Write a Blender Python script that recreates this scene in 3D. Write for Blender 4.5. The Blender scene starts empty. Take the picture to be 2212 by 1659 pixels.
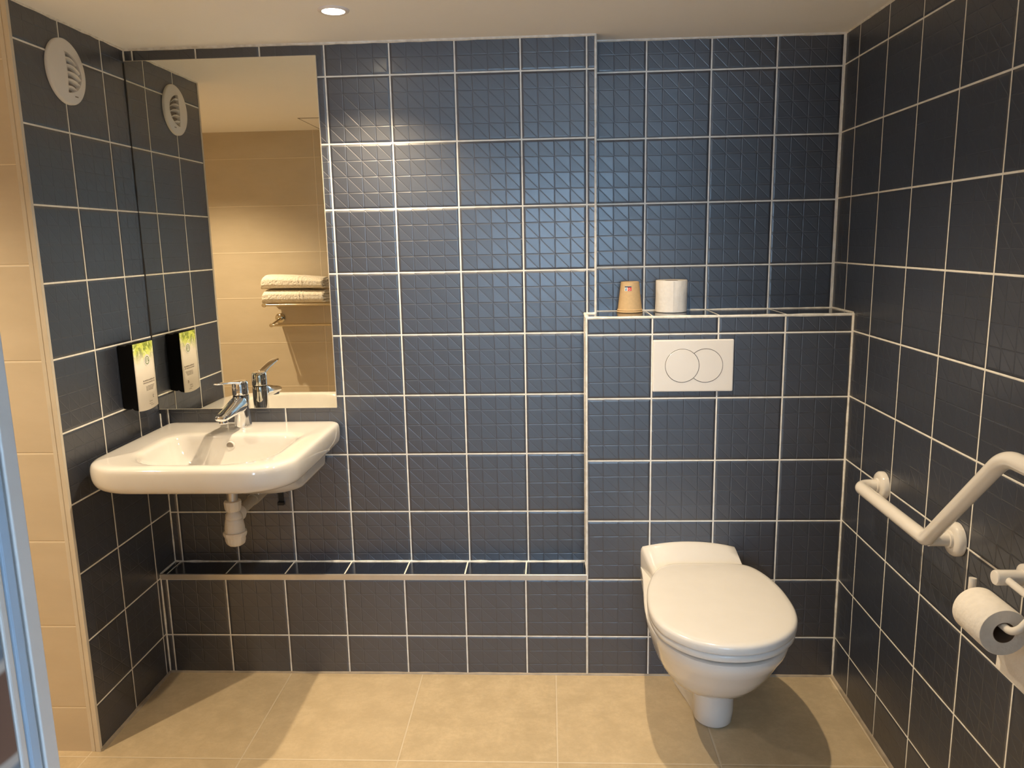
import bpy, bmesh, math, random
from mathutils import Vector, Matrix
random.seed(7)
PI = math.pi
scene = bpy.context.scene
COL = scene.collection

# ------------------------------------------------------------------ measures
XL, XR = -1.4278, 0.7948          # left / right tiled walls
YB, YL, YA = 0.0, -0.1069, 0.0787  # back wall, ledge + cistern front, alcove wall
XBOX, XEDGE = -0.007, 0.027       # cistern box left side, end of the back wall at the alcove
ZC = 2.032                        # ceiling
ZLEDGE, ZSHELF = 0.354, 1.1935
YEND = -0.530                     # front end of the left tiled wall
YREAR, YOUT = -1.80, -1.88        # rear wall faces
XSH = -2.45                       # shower side wall
XJ = -0.627                       # left door jamb
ROW0 = 1.937
T = 0.2

# ------------------------------------------------------------------ node helpers
class NT:
    def __init__(self, name):
        self.m = bpy.data.materials.new(name)
        self.m.use_nodes = True
        self.t = self.m.node_tree
        self.t.nodes.clear()
        self.out = self.t.nodes.new('ShaderNodeOutputMaterial')
        self.b = self.t.nodes.new('ShaderNodeBsdfPrincipled')
        self.link(self.b.outputs[0], self.out.inputs[0])
    def link(self, a, b):
        self.t.links.new(a, b)
    def put(self, sock, v):
        if isinstance(v, bpy.types.NodeSocket):
            self.link(v, sock)
        elif v is not None:
            sock.default_value = v
    def n(self, kind, **kw):
        nd = self.t.nodes.new(kind)
        for k, v in kw.items():
            setattr(nd, k, v)
        return nd
    def math(self, op, a, b=None, c=None, clamp=False):
        nd = self.n('ShaderNodeMath', operation=op, use_clamp=clamp)
        self.put(nd.inputs[0], a)
        if b is not None: self.put(nd.inputs[1], b)
        if c is not None: self.put(nd.inputs[2], c)
        return nd.outputs[0]
    def add(self, a, b): return self.math('ADD', a, b)
    def sub(self, a, b): return self.math('SUBTRACT', a, b)
    def mul(self, a, b): return self.math('MULTIPLY', a, b)
    def mn(self, a, b): return self.math('MINIMUM', a, b)
    def mx(self, a, b): return self.math('MAXIMUM', a, b)
    def fract(self, a): return self.math('FRACT', a)
    def floor(self, a): return self.math('FLOOR', a)
    def absv(self, a): return self.math('ABSOLUTE', a)
    def ramp(self, v, lo, hi, a=0.0, b=1.0, smooth=True):
        nd = self.n('ShaderNodeMapRange', interpolation_type='SMOOTHSTEP' if smooth else 'LINEAR')
        self.put(nd.inputs[0], v)
        for i, x in enumerate((lo, hi, a, b)):
            self.put(nd.inputs[i + 1], x)
        return nd.outputs[0]
    def mix(self, f, a, b):
        nd = self.n('ShaderNodeMix', data_type='RGBA')
        self.put(nd.inputs['Factor'], f)
        self.put(nd.inputs[6], a if isinstance(a, bpy.types.NodeSocket) else (*a, 1))
        self.put(nd.inputs[7], b if isinstance(b, bpy.types.NodeSocket) else (*b, 1))
        return nd.outputs[2]
    def mixf(self, f, a, b):
        nd = self.n('ShaderNodeMix', data_type='FLOAT')
        self.put(nd.inputs[0], f); self.put(nd.inputs[2], a); self.put(nd.inputs[3], b)
        return nd.outputs[0]
    def uv(self):
        nd = self.n('ShaderNodeUVMap', uv_map='UVMap')
        s = self.n('ShaderNodeSeparateXYZ')
        self.link(nd.outputs[0], s.inputs[0])
        return s.outputs[0], s.outputs[1], nd.outputs[0]
    def noise(self, vec, scale, detail=3, rough=0.50):
        nd = self.n('ShaderNodeTexNoise')
        if vec is not None: self.link(vec, nd.inputs['Vector'])
        nd.inputs['Scale'].default_value = scale
        nd.inputs['Detail'].default_value = detail
        nd.inputs['Roughness'].default_value = rough
        return nd.outputs[0]
    def white(self, a, b):
        c = self.n('ShaderNodeCombineXYZ')
        self.put(c.inputs[0], a); self.put(c.inputs[1], b)
        w = self.n('ShaderNodeTexWhiteNoise', noise_dimensions='2D')
        self.link(c.outputs[0], w.inputs['Vector'])
        s = self.n('ShaderNodeSeparateColor')
        self.link(w.outputs['Color'], s.inputs[0])
        return s.outputs
    def obj(self):
        return self.n('ShaderNodeTexCoord').outputs['Object']
    def bump(self, h, dist=1.0, strength=1.0):
        nd = self.n('ShaderNodeBump')
        nd.inputs['Strength'].default_value = strength
        nd.inputs['Distance'].default_value = dist
        self.link(h, nd.inputs['Height'])
        self.link(nd.outputs[0], self.b.inputs['Normal'])
    def set(self, color=None, rough=None, metal=None, spec=None, coat=None, **kw):
        b = self.b
        if color is not None:
            self.put(b.inputs['Base Color'], color if isinstance(color, bpy.types.NodeSocket) else (*color, 1))
        if rough is not None: self.put(b.inputs['Roughness'], rough)
        if metal is not None: self.put(b.inputs['Metallic'], metal)
        if spec is not None: self.put(b.inputs['Specular IOR Level'], spec)
        if coat is not None:
            b.inputs['Coat Weight'].default_value = coat
            b.inputs['Coat Roughness'].default_value = 0.05
        for k, v in kw.items():
            self.put(b.inputs[k], v)
        return self.m

NAVY = (0.0080, 0.0135, 0.0290)
GROUT = (0.90, 0.88, 0.82)

def tile_material(name, relief=True, rough=0.50):
    m = NT(name)
    u, v, uvv = m.uv()
    fu, fv = m.fract(u), m.fract(v)
    du, dv = m.mn(fu, m.sub(1.0, fu)), m.mn(fv, m.sub(1.0, fv))
    wob = m.mul(m.sub(m.noise(uvv, 9.0, 2), 0.5), 0.0035)
    edge = m.add(m.mn(du, dv), wob)
    g = 0.0115
    tile = m.ramp(edge, g - 0.002, g + 0.002)
    r = m.white(m.floor(u), m.floor(v))
    col = m.mix(m.mul(r[0], 0.55), NAVY, tuple(c * 1.35 for c in NAVY))
    col = m.mix(m.ramp(m.noise(uvv, 14, 4), 0.35, 0.8, 0, 0.35), col, tuple(c * 1.25 for c in NAVY))
    gcol = m.mix(m.ramp(m.noise(uvv, 5, 3), 0.35, 0.7), GROUT, tuple(c * 0.88 for c in GROUT))
    color = m.mix(tile, gcol, col)
    ro = m.mixf(tile, 0.85, m.add(rough, m.mul(m.sub(m.noise(uvv, 26, 4, 0.65), 0.5), 0.10)))
    # body of the tile: pillowed edge, small tilt of its own, recessed joint
    body = m.mul(m.ramp(edge, g, g + 0.035), 0.0011)
    lip = m.add(m.mul(m.mul(m.sub(r[0], 0.5), fu), 0.0012), m.mul(m.mul(m.sub(r[1], 0.5), fv), 0.0012))
    h = m.add(body, lip)
    if relief:
        k = 4.0 / (1 - 2 * 0.012)
        su, sv = m.fract(m.mul(m.sub(fu, 0.012), k)), m.fract(m.mul(m.sub(fv, 0.012), k))
        e = m.mn(m.mn(su, m.sub(1.0, su)), m.mn(sv, m.sub(1.0, sv)))
        s = m.sub(m.add(su, sv), 1.0)
        low = m.mul(m.mx(m.mul(s, -1.0), 0.0), 0.00055)
        up = m.mul(m.mx(s, 0.0), 0.00032)
        groove = m.mul(m.ramp(m.absv(s), 0.0, 0.05), 0.00031)
        sq = m.add(m.mul(m.ramp(e, 0.0, 0.05), m.add(m.add(low, up), 0.00028)), groove)
        h = m.add(h, sq)
    m.bump(h)
    m.link(m.b.inputs['Normal'].links[0].from_socket, m.b.inputs['Coat Normal'])
    m.b.inputs['Coat Weight'].default_value = 0.0
    m.put(m.b.inputs['Coat Weight'], m.mul(tile, 0.45))
    m.b.inputs['Coat Roughness'].default_value = 0.20
    m.put(m.b.inputs['IOR'], m.mixf(tile, 1.45, 1.70))
    return m.set(color, ro, spec=0.9)

M = {}
M['tile'] = tile_material('navy_relief_tile')
M['tile_flat'] = tile_material('navy_flat_tile', relief=False, rough=0.16)

m = NT('white_grout')
M['grout'] = m.set(m.mix(m.ramp(m.noise(m.obj(), 60, 3), 0.3, 0.7), GROUT, (0.72, 0.69, 0.62)), 0.8)
m.bump(m.mul(m.noise(m.obj(), 140, 3), 0.0012))

m = NT('beige_wall_tile')
u, v, uvv = m.uv()
fu, fv = m.fract(u), m.fract(v)
ed = m.mn(m.mul(m.mn(fu, m.sub(1.0, fu)), 0.70), m.mul(m.mn(fv, m.sub(1.0, fv)), 0.25))
tl = m.ramp(ed, 0.0010, 0.0017)
r = m.white(m.floor(u), m.floor(v))
c = m.mix(m.ramp(m.noise(uvv, 3.0, 5, 0.6), 0.3, 0.7), (0.58, 0.495, 0.37), (0.63, 0.54, 0.41))
c = m.mix(m.mul(r[0], 0.35), c, (0.565, 0.48, 0.355))
M['beige'] = m.set(m.mix(tl, (0.80, 0.70, 0.54), c), m.mixf(tl, 0.8, 0.36), spec=0.45)
m.bump(m.add(m.mul(m.ramp(ed, 0.001, 0.004), 0.0008), m.mul(m.noise(uvv, 30, 4), 0.0001)))

m = NT('floor_tile')
u, v, uvv = m.uv()
fu, fv = m.fract(u), m.fract(v)
ed = m.mul(m.mn(m.mn(fu, m.sub(1.0, fu)), m.mn(fv, m.sub(1.0, fv))), 0.447)
tl = m.ramp(ed, 0.0012, 0.0022)
r = m.white(m.floor(u), m.floor(v))
n1 = m.ramp(m.noise(uvv, 5.5, 8, 0.68), 0.32, 0.68)
n2 = m.ramp(m.noise(uvv, 26.0, 6, 0.7), 0.35, 0.7)
c = m.mix(n1, (0.475, 0.375, 0.235), (0.60, 0.48, 0.31))
c = m.mix(m.mul(n2, 0.45), c, (0.43, 0.335, 0.205))
c = m.mix(m.mul(r[0], 0.25), c, (0.55, 0.435, 0.28))
M['floor'] = m.set(m.mix(tl, (0.62, 0.53, 0.39), c), 0.46, spec=0.4)
m.bump(m.add(m.mul(m.ramp(ed, 0.001, 0.005), 0.0008), m.mul(n2, 0.00012)))

m = NT('ceiling_paint')
M['ceiling'] = m.set(m.mix(m.ramp(m.noise(m.obj(), 2.5, 4), 0.3, 0.7), (0.935, 0.92, 0.88), (0.95, 0.935, 0.895)), 0.7, spec=0.2)
m.bump(m.mul(m.noise(m.obj(), 6, 3), 0.003))

def plain(name, color, rough, metal=0.0, spec=0.5, coat=None, var=0.06, scale=18, bump=0.0, **kw):
    m = NT(name)
    n = m.noise(m.obj(), scale, 3)
    c = m.mix(m.ramp(n, 0.3, 0.7), color, tuple(x * (1 - var) for x in color))
    m.set(c, rough, metal, spec, coat, **kw)
    if bump: m.bump(m.mul(n, bump))
    return m.m

M['ceramic'] = plain('white_glazed_ceramic', (0.70, 0.68, 0.65), 0.07, coat=0.3, var=0.02)
M['seat'] = plain('white_seat_plastic', (0.71, 0.69, 0.66), 0.16, var=0.02)
M['plastic'] = plain('white_plastic', (0.80, 0.775, 0.735), 0.28, var=0.03)
M['pipe'] = plain('grey_white_pipe_plastic', (0.70, 0.66, 0.60), 0.38, var=0.06)
M['pipe_grey'] = plain('dull_beige_pipe', (0.42, 0.37, 0.29), 0.45, var=0.08)
M['rail'] = plain('white_nylon_coating', (0.80, 0.76, 0.70), 0.14, coat=0.3, var=0.02)
M['plate'] = plain('white_gloss_plate', (0.80, 0.77, 0.73), 0.09, var=0.02)
M['gap'] = plain('dark_gap', (0.02, 0.018, 0.016), 0.7)
M['black'] = plain('black_plastic', (0.0035, 0.0035, 0.004), 0.55, spec=0.15, var=0.3)
M['chrome'] = plain('chrome', (0.82, 0.82, 0.83), 0.05, metal=1.0, var=0.02)
M['steel'] = plain('warm_polished_steel', (0.70, 0.63, 0.50), 0.16, metal=1.0, var=0.05)
M['alu'] = plain('brushed_aluminium_trim', (0.62, 0.59, 0.55), 0.35, metal=0.75, var=0.1)
M['pvc'] = plain('ivory_trim_profile', (0.66, 0.60, 0.50), 0.4, var=0.06)
M['silicone'] = plain('beige_silicone', (0.42, 0.35, 0.26), 0.5, var=0.2, scale=30)
M['paper'] = plain('white_tissue_paper', (0.82, 0.78, 0.72), 0.9, spec=0.15, var=0.05, scale=70, bump=0.002)
M['core'] = plain('cardboard_core', (0.20, 0.14, 0.10), 0.9, var=0.2)
M['kraft'] = plain('kraft_paper', (0.66, 0.46, 0.245), 0.75, spec=0.2, var=0.08, scale=120)
M['towel'] = plain('white_terry_cloth', (0.86, 0.80, 0.70), 1.0, spec=0.1, var=0.08, scale=95, bump=0.0055)
M['towel_band'] = plain('woven_towel_band', (0.87, 0.81, 0.71), 0.9, spec=0.1, var=0.08, scale=200, bump=0.002)
M['wallpaint'] = plain('pale_wall_paint', (0.85, 0.84, 0.82), 0.8, spec=0.2, var=0.03, scale=3)
M['wood'] = plain('pale_bedroom_floor', (0.74, 0.70, 0.64), 0.5, var=0.3, scale=6)
M['frame_white'] = plain('white_lacquer', (0.84, 0.79, 0.77), 0.35, var=0.04)
M['frame_daylight'] = plain('lacquer_daylight_tint', (0.50, 0.66, 0.88), 0.3, var=0.06)  # blue of reflected daylight put into the frame strip's colour
M['red'] = plain('red_print', (0.70, 0.045, 0.03), 0.6)
M['navy_print'] = plain('navy_print', (0.035, 0.045, 0.075), 0.6)
M['blue_print'] = plain('blue_print', (0.06, 0.28, 0.45), 0.6)
M['white_print'] = plain('white_print', (0.85, 0.83, 0.80), 0.6)
M['green_print'] = plain('green_print', (0.16, 0.26, 0.05), 0.6)
M['mark'] = plain('grey_mark', (0.30, 0.26, 0.22), 0.6)

m = NT('mirror_glass')
M['mirror'] = m.set(m.mix(m.ramp(m.noise(m.obj(), 2, 2), 0.3, 0.7), (0.84, 0.83, 0.76), (0.86, 0.845, 0.775)), 0.0, 1.0)

def emission(name, color, strength):
    m = NT(name)
    return m.set((0.9, 0.9, 0.9), 0.4, **{'Emission Color': (*color, 1), 'Emission Strength': strength})
M['lens'] = emission('lit_lamp_lens', (1.0, 0.86, 0.64), 28.0)
M['daylight'] = emission('bright_window_sky', (0.45, 0.70, 1.0), 13.0)

# soap label: green leaves at the top fading into cream paper
m = NT('soap_label_print')
u, v, uvv = m.uv()
leaf = m.ramp(m.noise(uvv, 9.0, 4, 0.6), 0.40, 0.60)
green = m.mix(leaf, (0.22, 0.30, 0.05), (0.62, 0.72, 0.13))
green = m.mix(m.ramp(m.noise(uvv, 17.0, 3), 0.55, 0.66), green, (0.80, 0.85, 0.45))
fade = m.ramp(m.add(v, m.mul(m.sub(m.noise(uvv, 4.0, 3), 0.5), 0.25)), 0.66, 0.92)
mottle = m.ramp(m.noise(uvv, 3.5, 3), 0.48, 0.62, 0.0, 0.35)  # random darker blotches in the label colour
base = m.mix(m.mul(m.ramp(v, 0.55, 0.75), mottle), (0.80, 0.745, 0.65), (0.50, 0.47, 0.37))
M['label'] = m.set(m.mix(fade, base, green), 0.45)

# lining board on the bedroom side: blurred reflections painted as brown strokes on grey blue
m = NT('lining_board_painted_reflections')
o = m.obj()
sx = m.n('ShaderNodeSeparateXYZ'); m.link(o, sx.inputs[0])
zz = m.add(m.mul(sx.outputs[2], 5.2), m.mul(m.noise(o, 3.0, 2), 0.5))
stroke = m.ramp(m.absv(m.sub(m.fract(zz), 0.5)), 0.24, 0.28, 1.0, 0.0)
halo = m.ramp(m.absv(m.sub(m.fract(zz), 0.5)), 0.30, 0.34, 1.0, 0.0)
c = m.mix(halo, (0.21, 0.27, 0.36), (0.62, 0.58, 0.56))
M['board'] = m.set(m.mix(stroke, c, (0.21, 0.12, 0.095)), 0.45)

# ------------------------------------------------------------------ object helpers
def link(o, parent=None):
    COL.objects.link(o)
    if parent: o.parent = parent
    return o

def mesh(name, verts, faces, mat, parent=None, smooth=False, uvs=None, mats=None, midx=None):
    me = bpy.data.meshes.new(name)
    me.from_pydata([tuple(p) for p in verts], [], faces)
    for mm in (mats or [mat]): me.materials.append(mm)
    if midx: me.polygons.foreach_set('material_index', midx)
    if uvs:
        lay = me.uv_layers.new(name='UVMap')
        i = 0
        for f in uvs:
            for c in f:
                lay.data[i].uv = c; i += 1
    if smooth:
        me.polygons.foreach_set('use_smooth', [True] * len(me.polygons))
    me.update()
    return link(bpy.data.objects.new(name, me), parent)

def finish(o, normals=True, sharp=None):
    if normals:
        bm = bmesh.new(); bm.from_mesh(o.data)
        bmesh.ops.recalc_face_normals(bm, faces=bm.faces)
        if sharp:
            for e in bm.edges:
                if len(e.link_faces) == 2 and e.calc_face_angle(0) > sharp: e.smooth = False
        bm.to_mesh(o.data); bm.free()
    return o

def tag(o, label=None, cat=None, group=None, kind=None):
    if label: o['label'] = label
    if cat: o['category'] = cat
    if group: o['group'] = group
    if kind: o['kind'] = kind
    return o

def empty(name, loc, label, cat, group=None):
    o = bpy.data.objects.new(name, None)
    o.location = loc
    o.empty_display_size = 0.05
    COL.objects.link(o)
    return tag(o, label, cat, group)

class MB:
    """collects primitives (in parent-local coordinates) into one mesh"""
    def __init__(self, org=(0, 0, 0)):
        self.v, self.f, self.o = [], [], Vector(org)
    def _add(self, vs, fs):
        k = len(self.v)
        self.v += [Vector(p) - self.o for p in vs]
        self.f += [[i + k for i in f] for f in fs]
    def box(self, a, b):
        x0, y0, z0 = a; x1, y1, z1 = b
        vs = [(x0,y0,z0),(x1,y0,z0),(x1,y1,z0),(x0,y1,z0),(x0,y0,z1),(x1,y0,z1),(x1,y1,z1),(x0,y1,z1)]
        self._add(vs, [(0,3,2,1),(4,5,6,7),(0,1,5,4),(1,2,6,5),(2,3,7,6),(3,0,4,7)])
        return self
    def rings(self, rings, cap0=True, cap1=True, closed=True):
        n = len(rings[0]); vs = [p for r in rings for p in r]; fs = []
        for i in range(len(rings) - 1):
            for j in range(n if closed else n - 1):
                a, b = i*n + j, i*n + (j+1) % n
                fs.append((a, b, b + n, a + n))
        if cap0: fs.append(tuple(reversed(range(n))))
        if cap1: fs.append(tuple(range((len(rings)-1)*n, len(rings)*n)))
        self._add(vs, fs)
        return self
    def lathe(self, c, prof, axis='z', n=48, cap0=True, cap1=True):
        """prof: (radius, distance along the axis)"""
        rs = []
        for r, t in prof:
            ring = []
            for k in range(n):
                a = 2*PI*k/n
                p, q = r*math.cos(a), r*math.sin(a)
                d = {'z': (p, q, t), 'x': (t, p, q), 'y': (q, t, p), '-y': (p, -t, q), '-x': (-t, q, p)}[axis]
                ring.append(Vector(c) + Vector(d))
            rs.append(ring)
        return self.rings(rs, cap0, cap1)
    def tube(self, path, r, n=20, cap=True):
        pts = [Vector(p) for p in path]
        tang = []
        for i in range(len(pts)):
            a = pts[max(i-1, 0)]; b = pts[min(i+1, len(pts)-1)]
            tang.append((b - a).normalized())
        up = Vector((0, 0, 1)) if abs(tang[0].z) < 0.9 else Vector((1, 0, 0))
        side = tang[0].cross(up).normalized()
        rs = []
        for i, p in enumerate(pts):
            side = (side - tang[i]*side.dot(tang[i])).normalized()
            nn = side.cross(tang[i])
            rr = r[i] if isinstance(r, (list, tuple)) else r
            rs.append([p + (side*math.cos(2*PI*k/n) + nn*math.sin(2*PI*k/n))*rr for k in range(n)])
        return self.rings(rs, cap, cap)
    def build(self, name, mat, parent=None, smooth=True, sharp=0.7, bevel=None, sub=0):
        o = mesh(name, self.v, self.f, mat, parent, smooth)
        finish(o, True, sharp if smooth else None)
        if bevel:
            b = o.modifiers.new('Bevel', 'BEVEL'); b.width = bevel; b.segments = 3
            b.limit_method = 'ANGLE'; b.angle_limit = 0.6
        if sub:
            s = o.modifiers.new('Subdivision', 'SUBSURF'); s.levels = sub; s.render_levels = sub
        return o

def fillet(pts, rad, n=10):
    pts = [Vector(p) for p in pts]
    out = [pts[0]]
    for i in range(1, len(pts) - 1):
        r = rad[i-1] if isinstance(rad, (list, tuple)) else rad
        a, p, b = pts[i-1], pts[i], pts[i+1]
        d1, d2 = (a - p).normalized(), (b - p).normalized()
        ang = d1.angle(d2); t = r / math.tan(ang/2)
        s, e = p + d1*t, p + d2*t
        c = p + (d1 + d2).normalized() * (r / math.sin(ang/2))
        v0, v1 = s - c, e - c
        th = v0.angle(v1)
        for k in range(n + 1):
            f = k/n
            out.append(c + (v0*math.sin((1-f)*th) + v1*math.sin(f*th)) / math.sin(th))
    out.append(pts[-1])
    return out

def rrect(x0, x1, y0, y1, rf, rb, z, n=10):
    """rounded rectangle seen from above: rf = radius of the two front (low y) corners, rb = back corners"""
    pts = []
    for cx, cy, r, a0 in ((x1-rb, y1-rb, rb, 0), (x0+rb, y1-rb, rb, PI/2), (x0+rf, y0+rf, rf, PI), (x1-rf, y0+rf, rf, 1.5*PI)):
        for k in range(n + 1):
            a = a0 + PI/2*k/n
            pts.append(Vector((cx + r*math.cos(a), cy + r*math.sin(a), z)))
    return pts

# ------------------------------------------------------------------ the setting
class Wall:
    """quads with joint coordinates in tile units"""
    def __init__(self): self.v, self.f, self.uv, self.mi, self.mats = [], [], [], [], []
    def quad(self, pts, uvf, mat):
        if mat not in self.mats: self.mats.append(mat)
        k = len(self.v)
        self.v += pts; self.f.append(tuple(range(k, k+len(pts))))
        self.uv.append([uvf(*p) for p in pts]); self.mi.append(self.mats.index(mat))
    def box(self, a, b, uvf, mat):
        x0, y0, z0 = a; x1, y1, z1 = b
        P = [(x0,y0,z0),(x1,y0,z0),(x1,y1,z0),(x0,y1,z0),(x0,y0,z1),(x1,y0,z1),(x1,y1,z1),(x0,y1,z1)]
        for q in [(0,3,2,1),(4,5,6,7),(0,1,5,4),(1,2,6,5),(2,3,7,6),(3,0,4,7)]:
            self.quad([P[i] for i in q], uvf, mat)
    def build(self, name):
        o = mesh(name, self.v, self.f, None, uvs=self.uv, mats=self.mats, midx=self.mi)
        return tag(o, kind='structure')

mt, mf = M['tile'], M['tile_flat']
uvU = lambda x, y, z: (x/T, (z - ROW0 + 0.0037)/T)
uvL = lambda x, y, z: ((x + 0.0066)/T, (z - ROW0)/T)
uvA = lambda x, y, z: ((x + 0.0109)/T, (z - ROW0 + 0.0006)/T)
uvR = lambda x, y, z: (-(y + 0.0302)/T, (z - ROW0 - 0.0025)/T)
uvW = lambda x, y, z: ((y + 0.1286)/T, (z - ROW0 - 0.0032)/T)
uvTop = lambda x, y, z: ((x + 0.0066)/T, (y - YL)/T + 0.04)
uvSide = lambda x, y, z: ((y - YL)/T + 0.04, (z - ROW0)/T)

w = Wall()
w.quad([(XL, YB, ZLEDGE), (XBOX, YB, ZLEDGE), (XBOX, YB, ZC), (XL, YB, ZC)], uvU, mt)
w.quad([(XBOX, YB, ZSHELF), (XEDGE, YB, ZSHELF), (XEDGE, YB, ZC), (XBOX, YB, ZC)], uvU, mt)
w.quad([(XEDGE, YB, ZSHELF), (XEDGE, YA, ZSHELF), (XEDGE, YA, ZC), (XEDGE, YB, ZC)], uvSide, mf)
w.quad([(XEDGE, YA, ZSHELF), (XR, YA, ZSHELF), (XR, YA, ZC), (XEDGE, YA, ZC)], uvA, mt)
w.quad([(XL, YL, 0), (XBOX, YL, 0), (XBOX, YL, ZLEDGE), (XL, YL, ZLEDGE)], uvL, mt)
w.quad([(XL, YL, ZLEDGE), (XBOX, YL, ZLEDGE), (XBOX, YB, ZLEDGE), (XL, YB, ZLEDGE)], uvTop, mf)
w.quad([(XBOX, YL, 0), (XR, YL, 0), (XR, YL, ZSHELF), (XBOX, YL, ZSHELF)], uvL, mt)
w.quad([(XBOX, YB, ZLEDGE), (XBOX, YL, ZLEDGE), (XBOX, YL, ZSHELF), (XBOX, YB, ZSHELF)], uvSide, mf)
w.quad([(XBOX, YL, ZSHELF), (XR, YL, ZSHELF), (XR, YA, ZSHELF), (XBOX, YA, ZSHELF)], uvTop, mf)
w.build('wall_back')

w = Wall()
w.quad([(XL, YEND, 0), (XL, YB, 0), (XL, YB, ZC), (XL, YEND, ZC)], uvW, mt)
w.build('wall_left')
w = Wall()
w.quad([(XR, YA, 0), (XR, YREAR, 0), (XR, YREAR, ZC), (XR, YA, ZC)], uvR, mt)
w.build('wall_right')

mb_ = M['beige']
uvBF = lambda x, y, z: ((x + 1.97 + 0.10)/0.70, (z - ROW0 + 0.048)/0.25)
uvBR = lambda x, y, z: ((x + 1.372)/0.70, (z - ROW0 + 0.046)/0.25)
uvBS = lambda x, y, z: ((y + 1.2)/0.70, (z - ROW0 + 0.046)/0.25)
w = Wall()
w.box((XSH, YEND, 0), (XL - 0.012, YEND + 0.10, ZC), uvBF, mb_)
w.build('wall_shower_front')
w = Wall()
w.quad([(XSH, YEND, 0), (XSH, YREAR, 0), (XSH, YREAR, ZC), (XSH, YEND, ZC)], uvBS, mb_)
w.build('wall_shower_side')
w = Wall()
uvp = lambda x, y, z: (x, z)
XD1 = 0.40
for x0, x1, z0, z1 in ((XSH, XJ - 0.03, 0, ZC), (XD1 + 0.03, XR, 0, ZC), (XJ - 0.03, XD1 + 0.03, 1.985, ZC)):
    w.quad([(x0, YREAR, z0), (x1, YREAR, z0), (x1, YREAR, z1), (x0, YREAR, z1)], uvBR, mb_)
    w.quad([(x0, YOUT, z0), (x1, YOUT, z0), (x1, YOUT, z1), (x0, YOUT, z1)], uvp, M['wallpaint'])
w.quad([(XJ - 0.03, YREAR, 1.985), (XD1 + 0.03, YREAR, 1.985), (XD1 + 0.03, YOUT, 1.985), (XJ - 0.03, YOUT, 1.985)], uvp, M['wallpaint'])
for x in (XJ - 0.03, XD1 + 0.03):
    w.quad([(x, YREAR, 0), (x, YOUT, 0), (x, YOUT, 1.985), (x, YREAR, 1.985)], uvp, M['wallpaint'])
w.build('wall_rear')

w = Wall()
uvF = lambda x, y, z: ((x + 1.4525)/0.4472, (y + 0.555)/0.4472)
w.quad([(XSH, YOUT, 0), (XR + 0.2, YOUT, 0), (XR + 0.2, 0.1, 0), (XSH, 0.1, 0)], uvF, M['floor'])
w.build('floor')
o = MB().box((XSH - 0.1, YOUT, ZC), (XR + 0.2, 0.2, ZC + 0.08)).build('ceiling', M['ceiling'], smooth=False)
tag(o, kind='structure')

# bedroom behind the doorway (daylight comes from its window)
BX0, BX1, BY, BZ = -2.6, 2.3, -5.6, 2.5
w = Wall()
w.quad([(BX0, BY, -0.001), (BX1, BY, -0.001), (BX1, YOUT, -0.001), (BX0, YOUT, -0.001)], uvp, M['wood'])
w.build('floor_bedroom')
w = Wall()
w.quad([(BX0, BY, BZ), (BX1, BY, BZ), (BX1, YOUT, BZ), (BX0, YOUT, BZ)], uvp, M['ceiling'])
w.build('ceiling_bedroom')
WX0, WX1, WZ0, WZ1 = -0.60, 0.70, 0.90, 2.15
w = Wall()
for x0, x1, z0, z1 in ((BX0, WX0, 0, BZ), (WX1, BX1, 0, BZ), (WX0, WX1, 0, WZ0), (WX0, WX1, WZ1, BZ)):
    w.quad([(x0, BY, z0), (x1, BY, z0), (x1, BY, z1), (x0, BY, z1)], uvp, M['wallpaint'])
w.build('wall_bedroom_far')
w = Wall()
w.quad([(BX0, BY, 0), (BX0, YOUT, 0), (BX0, YOUT, BZ), (BX0, BY, BZ)], uvp, M['wallpaint'])
w.build('wall_bedroom_left')
w = Wall()
w.quad([(BX1, BY, 0), (BX1, YOUT, 0), (BX1, YOUT, BZ), (BX1, BY, BZ)], uvp, M['wallpaint'])
w.build('wall_bedroom_right')
w = Wall()
for x0, x1, z0, z1 in ((BX0, XSH, 0, BZ), (XR, BX1, 0, BZ), (XSH, XR, ZC, BZ)):
    w.quad([(x0, YOUT, z0), (x1, YOUT, z0), (x1, YOUT, z1), (x0, YOUT, z1)], uvp, M['wallpaint'])
w.build('wall_bedroom_near')
b = MB()
for x0, x1, z0, z1 in ((WX0, WX0+.05, WZ0, WZ1), (WX1-.05, WX1, WZ0, WZ1), (WX0, WX1, WZ0, WZ0+.05), (WX0, WX1, WZ1-.05, WZ1), (.02, .07, WZ0, WZ1)):
    b.box((x0, BY - 0.06, z0), (x1, BY + 0.0, z1))
win = tag(b.build('window_1', M['frame_white'], smooth=False, bevel=0.004), kind='structure')
MB().box((WX0, BY - 0.05, WZ0), (WX1, BY - 0.04, WZ1)).build('pane', M['daylight'], win, smooth=False)

# door frame lining of the opening
b = MB()
b.box((XJ - 0.028, -1.8195, 0), (XJ, -1.7995, 1.985))
b.box((XD1, -1.8195, 0), (XD1 + 0.028, -1.7995, 1.985))
b.box((XJ, -1.8195, 1.957), (XD1, -1.7995, 1.983))
door = tag(b.build('door_1', M['frame_white'], smooth=False, bevel=0.002), kind='structure')
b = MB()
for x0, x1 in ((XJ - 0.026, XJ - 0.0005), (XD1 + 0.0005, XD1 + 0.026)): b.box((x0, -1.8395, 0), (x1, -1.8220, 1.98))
b.build('door_seal', M['frame_daylight'], door, smooth=False, bevel=0.004)
b = MB()
for x0, x1 in ((XJ - 0.026, XJ - 0.0002), (XD1 + 0.0002, XD1 + 0.026)): b.box((x0, -1.8515, 0), (x1, -1.8405, 1.98))
b.build('door_stop', M['frame_white'], door, smooth=False, bevel=0.003)
b = MB()
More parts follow.
